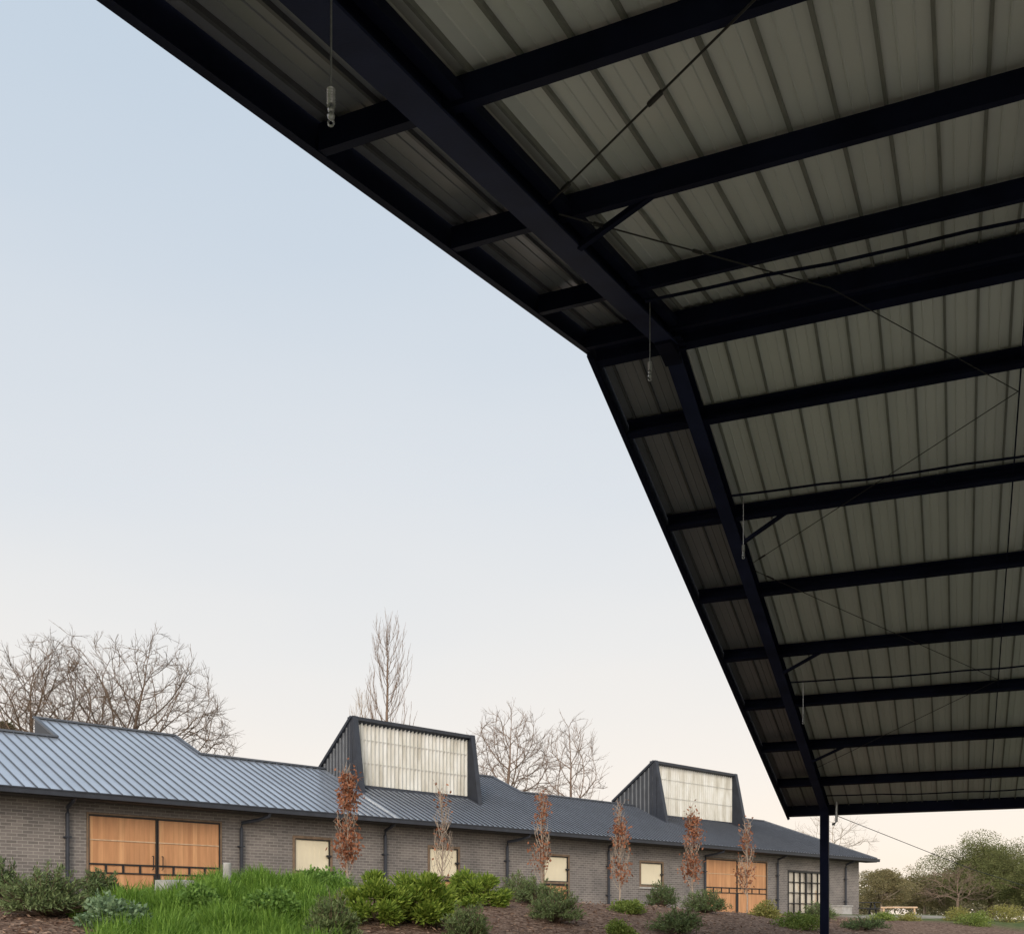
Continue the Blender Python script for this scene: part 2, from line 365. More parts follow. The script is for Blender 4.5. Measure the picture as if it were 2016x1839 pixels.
for d0 in (.86, 7.4, 13.95, 20.5, 26.2):
    for sg in (-1, 1):
        m = MB(); w = .1 if sg < 0 else .082; zb = -.10 if sg < 0 else -.07
        def rb(x0, x1, z0, z1, ta=0.0, tb=13.7):
            m.hexa([A(d0+x0,sg*ta,z0),A(d0+x1,sg*ta,z0),A(d0+x1,sg*tb,z0),A(d0+x0,sg*tb,z0),A(d0+x0,sg*ta,z1),A(d0+x1,sg*ta,z1),A(d0+x1,sg*tb,z1),A(d0+x0,sg*tb,z1)])
        rb(-.012, .012, zb+.021, .199); rb(-w, w, .135, .15)
        if sg < 0: rb(w-.03, w+.05, .03, .10)
        rf_ = m.build('rafter', STEEL, ar)
        m = MB(); rb(-w, w, zb, zb+.02); m.build('bottom_flange', LITFLANGE, rf_)
        x, y, z = A(d0, sg*13.55)
        m = MB()
        def pf(a, b, c): return (x+p2.x*a+g2.x*b, y+p2.y*a+g2.y*b, c)
        m.box(pf, -.09, .09, -.09, .09, -1.62, z+.12)
        m.box(pf, -.16, .16, -.16, .16, -1.6, -1.575)
        m.build('post', STEEL, ar)
    m = MB()
    for sg in (-1, 1):
        m.hexa([A(d0-.085,0,-.17),A(d0+.085,0,-.17),A(d0+.085,sg*.22,-.13),A(d0-.085,sg*.22,-.13),A(d0-.085,0,-.101),A(d0+.085,0,-.101),A(d0+.085,sg*.22,-.0905),A(d0-.085,sg*.22,-.0905)])
    for k in range(4):
        c = Vector(A(d0+.06, -.12+.08*k, -.06)); m.tube([c, c+Vector((p2.x*.10, p2.y*.10, 0))], .02, 6)
    m.build('apex_bracket', STEEL, ar)
m = MB()
for sg in (-1, 1):
    pts = [A(4.15, sg*t, .06) for t in (.0, 13.8)]
    m.bar(pts[0], pts[1], .016, .008)
m.build('purlin_bridging', STEEL, ar)
for (t0, t1) in ((-3.0,-3.3),(3.45,3.1),(7.05,6.7),(10.7,10.35),(-7.0,-6.9)):
    MB().bar(A(.95, t0, -.10), A(1.6, t1, .02), .042, .042).build('fly_brace', STEEL, ar)
def rod(p, q_, r=.011, beads=()):
    m = MB(); p = Vector(p); q_ = Vector(q_); fs = [0]; rr = [r]; d = (q_-p).normalized(); L0 = (q_-p).length
    for f, L in beads:
        fs += [f-L/L0, f-L/L0*.8, f+L/L0*.8, f+L/L0]; rr += [r, r*2.4, r*2.4, r]
    fs.append(1); rr.append(r)
    m.tube([p.lerp(q_, f) for f in fs], rr, 7)
    return m.build('brace_rod', BLACKM, ar)
rod(A(.97,-3.7,-.03), A(4.1,-6.6,-.02), .0068, ((.06,.06),(.32,.08),(.55,.05)))
rod(A(.97,-3.5,-.03), A(2.5,-.6,-.06), .006, ((.12,.06),(.45,.06)))
rod(A(2.5,-.6,-.06), A(4.15,1.65,-.02), .005)
rod(A(4.15,1.65,.0), A(.97,4.05,-.03), .005, ((.95,.07),))
rod(A(.97,4.2,-.03), A(4.15,8.1,-.0), .005, ((.06,.07),))
rod(A(4.15,8.1,.0), A(.97,11.2,-.03), .005)
def conduit(t, sag=.05):
    pts = []
    for k in range(29):
        d = 1.0+k*(16-1.2)/28
        pts.append(A(d, t+.06*math.sin(d*.55), -.05-sag*math.sin(math.pi*min(1,(d-1)/6.5))+.01*math.sin(d*4)))
    m = MB().tube(pts, .014, 6)
    m.build('conduit', STEEL, ar)
for t in (-1.4, 2.5, 7.45, 12.6): conduit(t)
pa = Vector(A(1.05, 13.5, -.15)); pb = Vector((14.6, 27.0, .35))
MB().tube([pa, pa.lerp(pb, .5)-Vector((0,0,.12)), pb], .008, 5).build('stay_cable', BLACKM, ar)
pc = Vector(A(1.12, 13.45, .0)); MB().tube([pc+Vector((0,0,.1)), pc-Vector((0,0,.32)), pc-Vector((.05,0,.38)), pc-Vector((.09,0,.38))], .03, 8).build('downpipe', GALV, ar)

PL = ['nearest cable pendant, at top left beside the big foreground rafter',
      'cable pendant hanging just left of the roof apex bracket',
      'cable pendant hanging at mid height beside the far sloping rafter',
      'cable pendant low on the far sloping rafter, below two longer purlins']
for (t, d, L), lb in zip(((-6.45,.97,.63),(-1.28,1.02,.70),(2.66,1.12,.72),(7.5,1.2,.70)), PL):
    x, y, z = A(d, t, -.05)
    r = thing('hanging_pendant', lb+', with ribbed connector', 'pendant', (x, y, z), 'cable pendants hanging from the arena roof')
    b0 = z-L
    MB().tube([(x,y,z+.02),(x,y,b0+.155)], .005, 6).build('cable', GALV, r)
    m = MB(); pts = []; rad = []
    for k in range(13):
        pts.append((x,y,b0+.165-k*.0062)); rad.append(.020 if k % 2 == 0 else .014)
    m.tube(pts, rad, 10); m.build('ribbed_connector', GALV, r)
    m = MB(); pts = []; rad = []
    for zc, rr in ((.075,.016),(.046,.018)):
        for th in np.linspace(0.2, 2.94, 7):
            pts.append((x,y,b0+zc+rr*math.cos(th))); rad.append(rr*math.sin(th))
    m.tube(pts, rad, 10); m.build('swivel', GALV, r, True)
    th = np.linspace(0, 5.2, 12)
    MB().tube([(x+.013*math.sin(a_), y, b0+.015+.014*math.cos(a_)) for a_ in th], .005, 6).build('hook', GALV, r)

# ------------------------------------------------------------------ stable building
st = thing('stable_building', 'long dark brick stable with silver-grey metal roof and timber doors', 'building', S(20, 0, .22))
AOFF = -.205; TANP = .47; EZ = 3.086; BL, BH = 4.1, 5.7
AL0, AR0 = -9.0, 42.6
ASEC = 11.7                                   # past the first dormer, darker sheet and seams stand in for fading sky reflection
def Rf(a, b, dz=0.0): return S(a+AOFF, .6-b, EZ+TANP*b+dz)
def Rb(a, b, br, dz=0.0): return S(a+AOFF, .6-b, EZ+TANP*(2*br-b)+dz)
HI = [(2.9, 7.2), (16.9, 21.0)]
TH = .04
def slab(m, p):
    m.hexa([(x,y,z-TH) for x,y,z in p]+list(p))
m = MB()
slab(m, [Rf(AL0,0),Rf(ASEC,0),Rf(ASEC,BL),Rf(AL0,BL)])
m.poly([Rf(ASEC,BL),Rb(ASEC,2*BL,BL),Rb(AL0,2*BL,BL),Rf(AL0,BL)])
slab(m, [Rf(HI[0][0],BL+.001),Rf(HI[0][1],BL+.001),Rf(HI[0][1],BH),Rf(HI[0][0],BH)])
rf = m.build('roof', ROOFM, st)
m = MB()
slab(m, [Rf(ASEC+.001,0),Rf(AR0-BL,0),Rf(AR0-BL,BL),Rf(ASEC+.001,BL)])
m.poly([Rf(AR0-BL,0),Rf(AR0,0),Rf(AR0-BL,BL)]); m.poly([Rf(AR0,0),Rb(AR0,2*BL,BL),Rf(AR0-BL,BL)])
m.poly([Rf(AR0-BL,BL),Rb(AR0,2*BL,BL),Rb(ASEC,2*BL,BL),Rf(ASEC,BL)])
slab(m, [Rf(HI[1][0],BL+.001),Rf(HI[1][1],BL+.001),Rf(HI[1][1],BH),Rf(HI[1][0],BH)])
rd_ = m.build('roof', ROOFDIM, st)
for a0, a1 in HI:
    for a in (a0, a1): MB().poly([Rf(a,BL,-.03),Rf(a,BH,-.03),Rb(a,BH,BL,-.05)]).build('gable_end', DARKM, rf)
    MB().poly([Rf(a0,BH,-.03),Rf(a1,BH,-.03),Rb(a1,BH,BL,-.05),Rb(a0,BH,BL,-.05)]).build('clerestory_wall', DARKM, rf)
def seams(lo_, hi_, pitch, h, mt, par):
    m = MB(); a = lo_
    while a < hi_:
        f = ss(5.5, ASEC+3, a)                     # ribs stand a little taller and closer to the right, to darken the roof
        hh = h[0]+(h[1]-h[0])*f
        bt = min(BL, AR0-a)
        for (h0, h1) in HI:
            if h0-.02 <= a <= h1+.02: bt = BH
        w = .013
        m.hexa([Rf(a-w,-.02,.001),Rf(a+w,-.02,.001),Rf(a+w,bt,.001),Rf(a-w,bt,.001),Rf(a-w*.6,-.02,hh),Rf(a+w*.6,-.02,hh),Rf(a+w*.6,bt,hh),Rf(a-w*.6,bt,hh)])
        a += pitch[0]+(pitch[1]-pitch[0])*f
    m.build('standing_seams', mt, par)
seams(AL0+.1, ASEC-.05, (.295,.235), (.034,.046), SEAMM, rf)
seams(ASEC+.1, AR0-.1, (.295,.235), (.034,.046), SEAMDIM, rd_)
m = MB()
def cap(p, q_, w=.16, h=.05): m.bar(Vector(p)+Vector((0,0,.03)), Vector(q_)+Vector((0,0,.03)), w, h)
cap(Rf(AL0,BL), Rf(HI[0][0],BL)); cap(Rf(HI[0][1],BL), Rf(HI[1][0],BL)); cap(Rf(HI[1][1],BL), Rf(AR0-BL,BL))
for a0, a1 in HI:
    cap(Rf(a0,BH), Rf(a1,BH)); cap(Rf(a0,BL), Rf(a0,BH), .1); cap(Rf(a1,BL), Rf(a1,BH), .1)
cap(Rf(AR0-BL,BL), Rf(AR0,0), .16, .06)
m.build('ridge_capping', SEAMM, rf)
m = MB()
m.box(S, AL0, AR0+AOFF+.05, .61, .74, EZ-.15, EZ-.02); m.box(S, AL0, AR0+AOFF+.06, .735, .755, EZ-.04, EZ-.005)
m.build('gutter', DARKM, st)
m = MB(); m.box(S, AL0, AR0+AOFF, .02, .605, EZ-.17, EZ-.13); m.build('soffit', SOFFIT, st)

ZF = .22
WEND = AR0-.95
opens = []
def opening(u0, u1, v0, v1=None):
    a0, a1 = wa(u0)[0], wa(u1)[0]
    z1 = wz(u0, v0); z0 = ZF if v1 is None else wz(u0, v1)
    opens.append((a0, a1, z0, z1)); return a0, a1, z0, z1
DOORS = [opening(170,436,1598), opening(1388,1510,1687)]
WINS = [(opening(576,654,1644), True), (opening(842,905,1663), True), (opening(1068,1121,1679), True), (opening(1259,1306,1693,1745), False)]
GD = opening(1551,1622,1712)
m = MB()
prev = AL0
for a0, a1, z0, z1 in sorted(opens):
    m.box(S, prev, a0, -.22, 0, -.3, EZ-.1)
    m.box(S, a0, a1, -.22, 0, z1, EZ-.1)
    m.box(S, a0, a1, -.22, 0, -.3, z0)
    prev = a1
m.box(S, prev, WEND, -.22, 0, -.3, EZ-.1)
m.box(S, WEND-.22, WEND, -6.4, -.22, -.3, EZ-.1); m.box(S, AL0, WEND, -6.6, -6.4, -.3, EZ-.1)
m.build('wall', BRICK, st)
for (a0, a1, z0, z1) in DOORS:
    m = MB(); fw = .045
    m.box(S, a0, a0+fw, -.14, .03, z0, z1); m.box(S, a1-fw, a1, -.14, .03, z0, z1); m.box(S, a0+fw, a1-fw, -.14, .03, z1-fw, z1)
    fr = m.build('door_frame', TIMBER, st)
    mid = (a0+a1)/2
    for (x0, x1, inner) in ((a0+fw, mid-.01, 1), (mid+.01, a1-fw, -1)):
        m = MB(); m.box(S, x0, x1, -.06, -.02, z0+.03, z1-fw-.01); lf = m.build('door', CEDAR, st)
        m = MB(); e = .03; k0 = -.019
        m.box(S, x0, x0+e, k0, .01, z0+.03, z1-fw-.01); m.box(S, x1-e, x1, k0, .01, z0+.03, z1-fw-.01)
        m.box(S, x0+e, x1-e, k0, .01, z1-fw-.01-e, z1-fw-.01); m.box(S, x0+e, x1-e, k0, .01, z0+.03, z0+.03+e)
        hz = z0+(z1-z0)*.48
        m.box(S, x0+e, x1-e, k0, .012, hz-.02, hz+.02); m.box(S, x0+e, x1-e, k0, .012, hz-.235, hz-.20)
        for k in (.25, .5, .75): m.box(S, x0+(x1-x0)*k-.025, x0+(x1-x0)*k+.025, k0, .009, hz-.20, hz-.02)
        ix = x1-e-.05 if inner > 0 else x0+e
        m.box(S, ix, ix+.05, k0, .013, z0+.09, hz-.24)
        m.build('steel_edging', BLACKM, lf)
        m = MB(); m.box(S, x0+e, x1-e, k0, -.002, z0+(z1-z0)*.72, z0+(z1-z0)*.72+.03); m.build('rail', PALEW, lf)
        hx = x1-.12 if inner > 0 else x0+.12
        MB().tube([S(hx,.012,hz-.1),S(hx,.07,hz-.1),S(hx,.07,hz+.25),S(hx,.012,hz+.25)], .014, 6).build('handle', BLACKM, lf)
for (a0, a1, z0, z1), has_low in WINS:
    zm = z0+(z1-z0)*.50 if has_low else z0
    m = MB(); fw = .075
    m.box(S, a0, a0+fw, -.13, .025, z0, z1); m.box(S, a1-fw, a1, -.13, .025, z0, z1); m.box(S, a0+fw, a1-fw, -.13, .025, z1-fw, z1)
    m.box(S, a0+fw, a1-fw, -.13, .03, zm, zm+fw)
    wn = m.build('window', TIMBER, st)
    m = MB(); N = 14
    for k in range(N):
        x0 = a0+fw+(a1-a0-2*fw)*k/N; x1 = a0+fw+(a1-a0-2*fw)*(k+1)/N
        m.box(S, x0, x1, -.07, -.04-.004*(k % 2), zm+fw, z1-fw)
    m.build('blind', CREAM, wn)
    m = MB(); e = .03
    m.box(S, a0+fw, a0+fw+e, -.045, .0, zm+fw, z1-fw); m.box(S, a1-fw-e, a1-fw, -.045, 0, zm+fw, z1-fw)
    m.box(S, a0+fw+e, a1-fw-e, -.045, 0, z1-fw-e, z1-fw); m.box(S, a0+fw+e, a1-fw-e, -.045, 0, zm+fw, zm+fw+e)
    m.box(S, a1-fw-.14, a1-fw+.02, .0, .05, (zm+z1)/2-.03, (zm+z1)/2+.03)
    m.build('window_frame', BLACKM, wn)
    if has_low:
        m = MB(); m.box(S, a0+fw, a1-fw, -.09, -.04, z0+.02, zm); lo = m.build('door', CEDAR, st)
        m = MB(); m.box(S, a0+fw+.05, a1-fw-.05, -.039, .005, zm-.06, zm-.003); m.box(S, a0+fw+.05, a1-fw-.05, -.039, .005, z0+.02, z0+.08)
        m.box(S, a0+fw, a0+fw+.05, -.039, .005, z0+.02, zm-.003); m.box(S, a1-fw-.05, a1-fw, -.039, .005, z0+.02, zm-.003)
        m.build('steel_edging', BLACKM, lo)
    else:
        m = MB(); m.box(S, a0-.05, a1+.05, .001, .05, z0-.07, z0-.002); m.build('sill', CONC, wn)
a0, a1, z0, z1 = GD
m = MB(); m.box(S, a0, a1, -.08, -.06, z0, z1); gl = m.build('glazed_door', GLASS, st)
m = MB()
NC, NR = 6, 4
for k in range(NC+1):
    w = .045 if k in (0, 3, NC) else .018; x = a0+.03+(a1-a0-.06)*k/NC; m.box(S, x-w, x+w, -.055, .02, z0, z1)
for k in range(NR+1):
    w = .045 if k in (0, NR) else .018; z = z0+.05+(z1-z0-.1)*k/NR
    for c in range(NC):
        m.box(S, a0+.09+(a1-a0-.06)*c/NC-.045, a0-.03+(a1-a0-.06)*(c+1)/NC+.045, -.053, .017, z-w, z+w)
m.build('glazing_bars', BLACKM, gl)
for u, elbow in ((130,0),(472,1),(755,0),(995,1),(1195,0),(1385,1),(1528,0),(1662,0)):
    a = wa(u)[0]; m = MB()
    if elbow:
        m.tube([S(a+.55,.67,EZ-.12),S(a+.55,.62,EZ-.24),S(a+.35,.35,EZ-.34),S(a,.11,EZ-.42),S(a,.09,EZ-.6),S(a,.09,-.2)], .052, 8)
    else:
        m.tube([S(a,.60,EZ-.1),S(a,.5,EZ-.2),S(a,.1,EZ-.34),S(a,.09,EZ-.5),S(a,.09,-.2)], .052, 8)
    for z in (.9, 2.0): m.box(S, a-.08, a+.08, .002, .15, z, z+.04)
    m.build('downpipe', DARKM, st)
SIDEM = mat('dormer_cladding', (.20,.205,.215), .4, .4, .5, .15, 3)
SIDEG = mat('dormer_cladding_pan', (.055,.058,.066), .45, .3, .5, .15, 3)
def dormer(a0, a1, fb, tb, tz, bb, bz):
    fz = EZ+TANP*fb; gb = tb+.12; gz = EZ+TANP*gb
    rz_ = lambda b: EZ+TANP*(b if b <= BL else 2*BL-b)
    X = lambda a, b, z: S(a+AOFF, .6-b, z)
    m = MB()
    m.hexa([X(a0,tb,tz-.06),X(a1,tb,tz-.06),X(a1,bb,bz-.06),X(a0,bb,bz-.06),X(a0,tb,tz),X(a1,tb,tz),X(a1,bb,bz),X(a0,bb,bz)])
    m.hexa([X(a0,bb-.06,rz_(bb)-.1),X(a1,bb-.06,rz_(bb)-.1),X(a1,bb,rz_(bb)-.1),X(a0,bb,rz_(bb)-.1),X(a0,bb-.06,bz-.03),X(a1,bb-.06,bz-.03),X(a1,bb,bz-.03),X(a0,bb,bz-.03)])
    dm = m.build('dormer', DARKM, st)
    for a, sg in ((a0, -1), (a1, 1)):
        m = MB()
        m.poly([X(a+.01*sg,fb,fz),X(a+.01*sg,tb,tz-.07),X(a+.01*sg,bb,bz),X(a+.01*sg,bb,rz_(bb)-.1),X(a+.01*sg,BL,rz_(BL)-.03)])
        sd = m.build('side_cladding', SIDEG, dm)
        m = MB()
        for k in range(1, 13):
            b = fb+(bb-fb)*k/13
            zt = fz+(tz-fz)*(b-fb)/(tb-fb) if b < tb else tz+(bz-tz)*(b-tb)/(bb-tb)
            zb = rz_(b)
            if zt-.1 > zb: m.hexa([X(a+.01*sg,b-.03,zb),X(a+.05*sg,b-.018,zb),X(a+.05*sg,b+.018,zb),X(a+.01*sg,b+.03,zb),X(a+.01*sg,b-.03,zt-.08),X(a+.05*sg,b-.018,zt-.08),X(a+.05*sg,b+.018,zt-.08),X(a+.01*sg,b+.03,zt-.08)])
        m.build('side_cladding', SIDEM, dm)
        m = MB(); m.bar(X(a+.03*sg,tb,tz), X(a+.03*sg,bb,bz), .14, .09); m.build('rake_trim', DARKM, dm)
    FW = .15
    V = []; Fc = []; N = int((a1-a0-2*FW)/.016)
    for i in range(N+1):
        a = a0+FW+(a1-a0-2*FW)*i/N; o = .036*math.sin(2*math.pi*(a-a0)/.165)
        V += [X(a, gb+o, gz+.03), X(a, gb+o, tz-.10)]
    for i in range(N): Fc.append([2*i, 2*i+2, 2*i+3, 2*i+1])
    link_mesh('glazing', V, Fc, POLY, dm, True)
    for kz in (.36, .70):
        z = gz+(tz-gz)*kz; m = MB()
        m.hexa([X(a0+FW,gb-.034,z-.008),X(a1-FW,gb-.034,z-.008),X(a1-FW,gb-.022,z-.008),X(a0+FW,gb-.022,z-.008),X(a0+FW,gb-.034,z+.008),X(a1-FW,gb-.034,z+.008),X(a1-FW,gb-.022,z+.008),X(a0+FW,gb-.022,z+.008)])
        m.build('batten', BATTEN, dm)
    m = MB()
    for x0, x1 in ((a0-.05, a0+FW), (a1-FW, a1+.05)):
        m.hexa([X(x0,fb-.06,fz-.06),X(x1,fb-.06,fz-.06),X(x1,gb+.1,gz-.02),X(x0,gb+.1,gz-.02),X(x0,tb-.08,tz+.03),X(x1,tb-.08,tz+.03),X(x1,gb+.1,tz+.01),X(x0,gb+.1,tz+.01)])
    m.hexa([X(a0+FW,tb-.07,tz-.09),X(a1-FW,tb-.07,tz-.09),X(a1-FW,gb+.09,tz-.09),X(a0+FW,gb+.09,tz-.09),X(a0+FW,tb-.07,tz+.02),X(a1-FW,tb-.07,tz+.02),X(a1-FW,gb+.09,tz+.0),X(a0+FW,gb+.09,tz+.0)])
    m.hexa([X(a0+FW,gb-.06,gz-.06),X(a1-FW,gb-.06,gz-.06),X(a1-FW,gb+.09,gz-.0),X(a0+FW,gb+.09,gz-.0),X(a0+FW,gb-.04,gz+.07),X(a1-FW,gb-.04,gz+.07),X(a1-FW,gb+.09,gz+.07),X(a0+FW,gb+.09,gz+.07)])
    m.build('frame', DARKM, dm)
dormer(11.75, 17.0, 2.12, 2.55, 6.56, 4.45, 4.99)
dormer(28.08, 34.3, 2.35, 2.97, 6.88, 5.3, 5.3)

# ------------------------------------------------------------------ trees
def colonize(base, trunk, attr, step, di, dk, iters=90, jit=.09, up=.16):
    nodes = [Vector(base)]; par = [-1]
    for p in trunk:
        p = Vector(p); a = nodes[-1]; k = max(1, int((p-a).length/step)); i0 = a.copy()
        for j in range(1, k+1):
            nodes.append(i0.lerp(p, j/k)); par.append(len(nodes)-2)
    att = [Vector(a) for a in attr]; kids = {}
    for it in range(iters):
        if not att or len(nodes) > 9000: break
        kd = kdtree.KDTree(len(nodes))
        for i, n_ in enumerate(nodes): kd.insert(n_, i)
        kd.balance(); acc = {}; keep = []
        for a in att:
            co, i, dist = kd.find(a)
            if dist < dk: continue
            keep.append(a)
            if dist < di:
                acc.setdefault(i, Vector()); acc[i] += (a-co).normalized()
        att = keep
        if not acc: break
        grew = 0
        for i, d in acc.items():
            if kids.get(i, 0) >= 4: continue
            old = (nodes[i]-nodes[par[i]]).normalized() if par[i] >= 0 else Vector((0,0,1))
            d = d.normalized()+old*.7+Vector((random.gauss(0,jit),random.gauss(0,jit),random.gauss(0,jit)+up))
            if d.dot(old) < 0: d += old*.6          # no branch doubles back on itself
            c = nodes[i]+d.normalized()*step
            if kd.find(c)[2] < step*.55: continue
            nodes.append(c); par.append(i); kids[i] = kids.get(i, 0)+1; grew += 1
        if not grew: break
    return nodes, par
def bare_tree(name, label, u, Y, vtop, rx, zc, m, group, natt=700, zlow=-.45, step=.3, rtip=.012, twig=.5, trunk_h=.45, lean=0.0, expo=2.0, tw=1.0, dkf=1.35, rmax=.2, seed=1):
    random.seed(seed)
    x, y = (u-CU)/F*Y, Y; zt = (HV-vtop)/F*Y; rz = zt-zc; zg = G(*as_of(x, y))
    att = []
    while len(att) < natt:
        v = rng.uniform(-1, 1, 3)
        r = np.linalg.norm(v)
        if r > 1 or r < .2 or v[2] < zlow: continue
        lump = .86+.14*math.sin(v[0]*6+u)*math.sin(v[1]*4+1)
        att.append((x+v[0]*rx*lump, y+v[1]*rx*lump, zc+v[2]*rz*lump))
    fork = zg+(zc-zg)*trunk_h*1.6
    nodes, par = colonize((x-lean, y, zg-.2), [(x-lean*.6, y, zg+(fork-zg)*.5), (x-lean*.3, y, fork)], att, step, rx*1.3, step*dkf)
    n = len(nodes); cnt = [0]*n; ch = [0]*n
    for i in range(n):
        if par[i] >= 0: ch[par[i]] += 1
    for i in range(n-1, 0, -1):
        if ch[i] == 0: cnt[i] = 1
        cnt[par[i]] += cnt[i]
    P0=[];P1=[];R0=[];R1=[]; T0=[];T1=[];Q0=[];Q1=[]
    def rd(i):
        h = max(0, (nodes[i].z-fork)/max(.1, zt-fork))          # limbs thin towards the crown's edge
        return min(rmax*(1-.75*min(1, h)), rtip*max(1, cnt[i])**(1/expo))
    rad = [rd(i) for i in range(n)]
    for i in range(1, n):
        p = par[i]; r0 = min(rad[p], rad[i]*1.5); big = rad[i] > rtip*5.5
        (T0 if big else P0).append(nodes[p]); (T1 if big else P1).append(nodes[i])
        (Q0 if big else R0).append(r0); (Q1 if big else R1).append(rad[i])
        if cnt[i] <= 4:
            for k in range(2 if cnt[i] <= 1 else 1):
                if random.random() > tw: continue
                d = (nodes[i]-nodes[p]).normalized()+Vector((random.gauss(0,.38),random.gauss(0,.38),random.gauss(.22,.3)))
                L = twig*random.uniform(.4,1.1); e = nodes[i]+d.normalized()*L
                P0.append(nodes[i]); P1.append(e); R0.append(rtip*.75); R1.append(rtip*.4)
                f_ = nodes[i].lerp(e, random.uniform(.3,.75)); d2 = d.normalized()+Vector((random.gauss(0,.45),random.gauss(0,.45),random.gauss(.15,.35)))
                P0.append(f_); P1.append(f_+d2.normalized()*L*.6); R0.append(rtip*.6); R1.append(rtip*.35)
    r = thing(name, label, 'tree', (x, y, zg), group)
    V, Fq = tubes_np([tuple(p) for p in T0], [tuple(p) for p in T1], Q0, Q1, 7); link_mesh('trunk', V, Fq, m, r, True)
    V, Fq = tubes_np([tuple(p) for p in P0], [tuple(p) for p in P1], R0, R1, 3); link_mesh('crown', V, Fq, m, r)
    return r
GB = 'bare winter trees behind the stable'
bare_tree('bare_tree', 'broad bare tree with spreading branches above the raised left roof', 245, 40, 1236, 5.2, 6.4, BARK, GB, 1900, -.35, .23, .0088, .55, .52, .4, 2.05, 1, 1.2, .15, 3)
bare_tree('bare_tree', 'bare tree at the far left edge, its twigs over the low roof', 70, 39, 1248, 4.1, 6.6, BARK, GB, 1400, -.30, .23, .0088, .55, .48, -.2, 2.05, 1, 1.2, .12, 5)
bare_tree('bare_tree', 'bare tree just right of the nearer roof dormer', 1000, 62, 1382, 3.4, 8.3, BARK2, GB, 850, -.5, .30, .0125, .8, .52, .3, 2.05, 1, 1.2, .17, 7)
bare_tree('bare_tree', 'slim bare tree midway between the two roof dormers', 1122, 61, 1402, 2.1, 8.0, BARK2, GB, 460, -.6, .30, .0125, .8, .48, -.2, 2.05, 1, 1.2, .17, 9)
bare_tree('bare_tree', 'small faint bare tree behind the hipped end of the roof', 1640, 85, 1602, 3.4, 6.3, PALEBARK, GB, 300, -.6, .4, .010, .8, .4)
bare_tree('bare_tree', 'pinkish bare tree before the grey-green gum tree at right', 1885, 80, 1700, 2.8, 2.2, BARK2, GB, 400, -.5, .3, .012, .7, .3)
def poplar(label, u, Y, vtop, w, nb_, m, base_z=None):
    x, y = (u-CU)/F*Y, Y; zt = (HV-vtop)/F*Y; zg = G(*as_of(x, y)); H = zt-zg
    r = thing('poplar_tree', label, 'tree', (x, y, zg), 'upright bare poplars')
    V, Fq = tubes_np([(x,y,zg-.2+H*k/10) for k in range(10)], [(x+.05*math.sin(k),y,zg-.2+H*(k+1)/10) for k in range(10)], [.2*(1-k/10.5) for k in range(10)], [.2*(1-(k+1)/10.5) for k in range(10)], 8)
    link_mesh('trunk', V, Fq, m, r, True)
    P0=[];P1=[];R0=[];R1=[]
    for i in range(nb_):
        f = .12+.80*i/nb_; z0 = zg+H*f; az = random.uniform(0, 6.28); L = H*.3*(1.05-f)**.6*random.uniform(.6,1.15)
        wid = w*.5*math.sin(math.pi*min(1,.22+f*.78))**.8*random.uniform(.5,1.1)
        p = Vector((x,y,z0)); n_ = 8
        for k in range(n_):
            t = (k+1)/n_
            qn = Vector((x+math.cos(az)*wid*math.sin(t*1.57)+random.gauss(0,.03), y+math.sin(az)*wid*math.sin(t*1.57)+random.gauss(0,.03), z0+L*(t**1.25)))
            rr = .028*(1-t*.75)*(1.1-f*.6)
            P0.append(p); P1.append(qn); R0.append(rr*1.1); R1.append(rr)
            if k > 0:
                for c in range(2):
                    d = (qn-p).normalized()+Vector((random.gauss(0,.24),random.gauss(0,.24),.6))
                    e = qn+d.normalized()*random.uniform(.25,.75)
                    P0.append(qn); P1.append(e); R0.append(.008); R1.append(.0045)
            p = qn
    V, Fq = tubes_np([tuple(p) for p in P0], [tuple(p) for p in P1], R0, R1, 3); link_mesh('crown', V, Fq, m, r)
poplar('tall narrow bare poplar rising behind the nearer roof dormer', 762, 54, 1218, 3.1, 80, BARK2)
poplar('short twiggy bare poplar left of the tall poplar', 712, 56, 1355, 1.6, 30, PALEBARK)

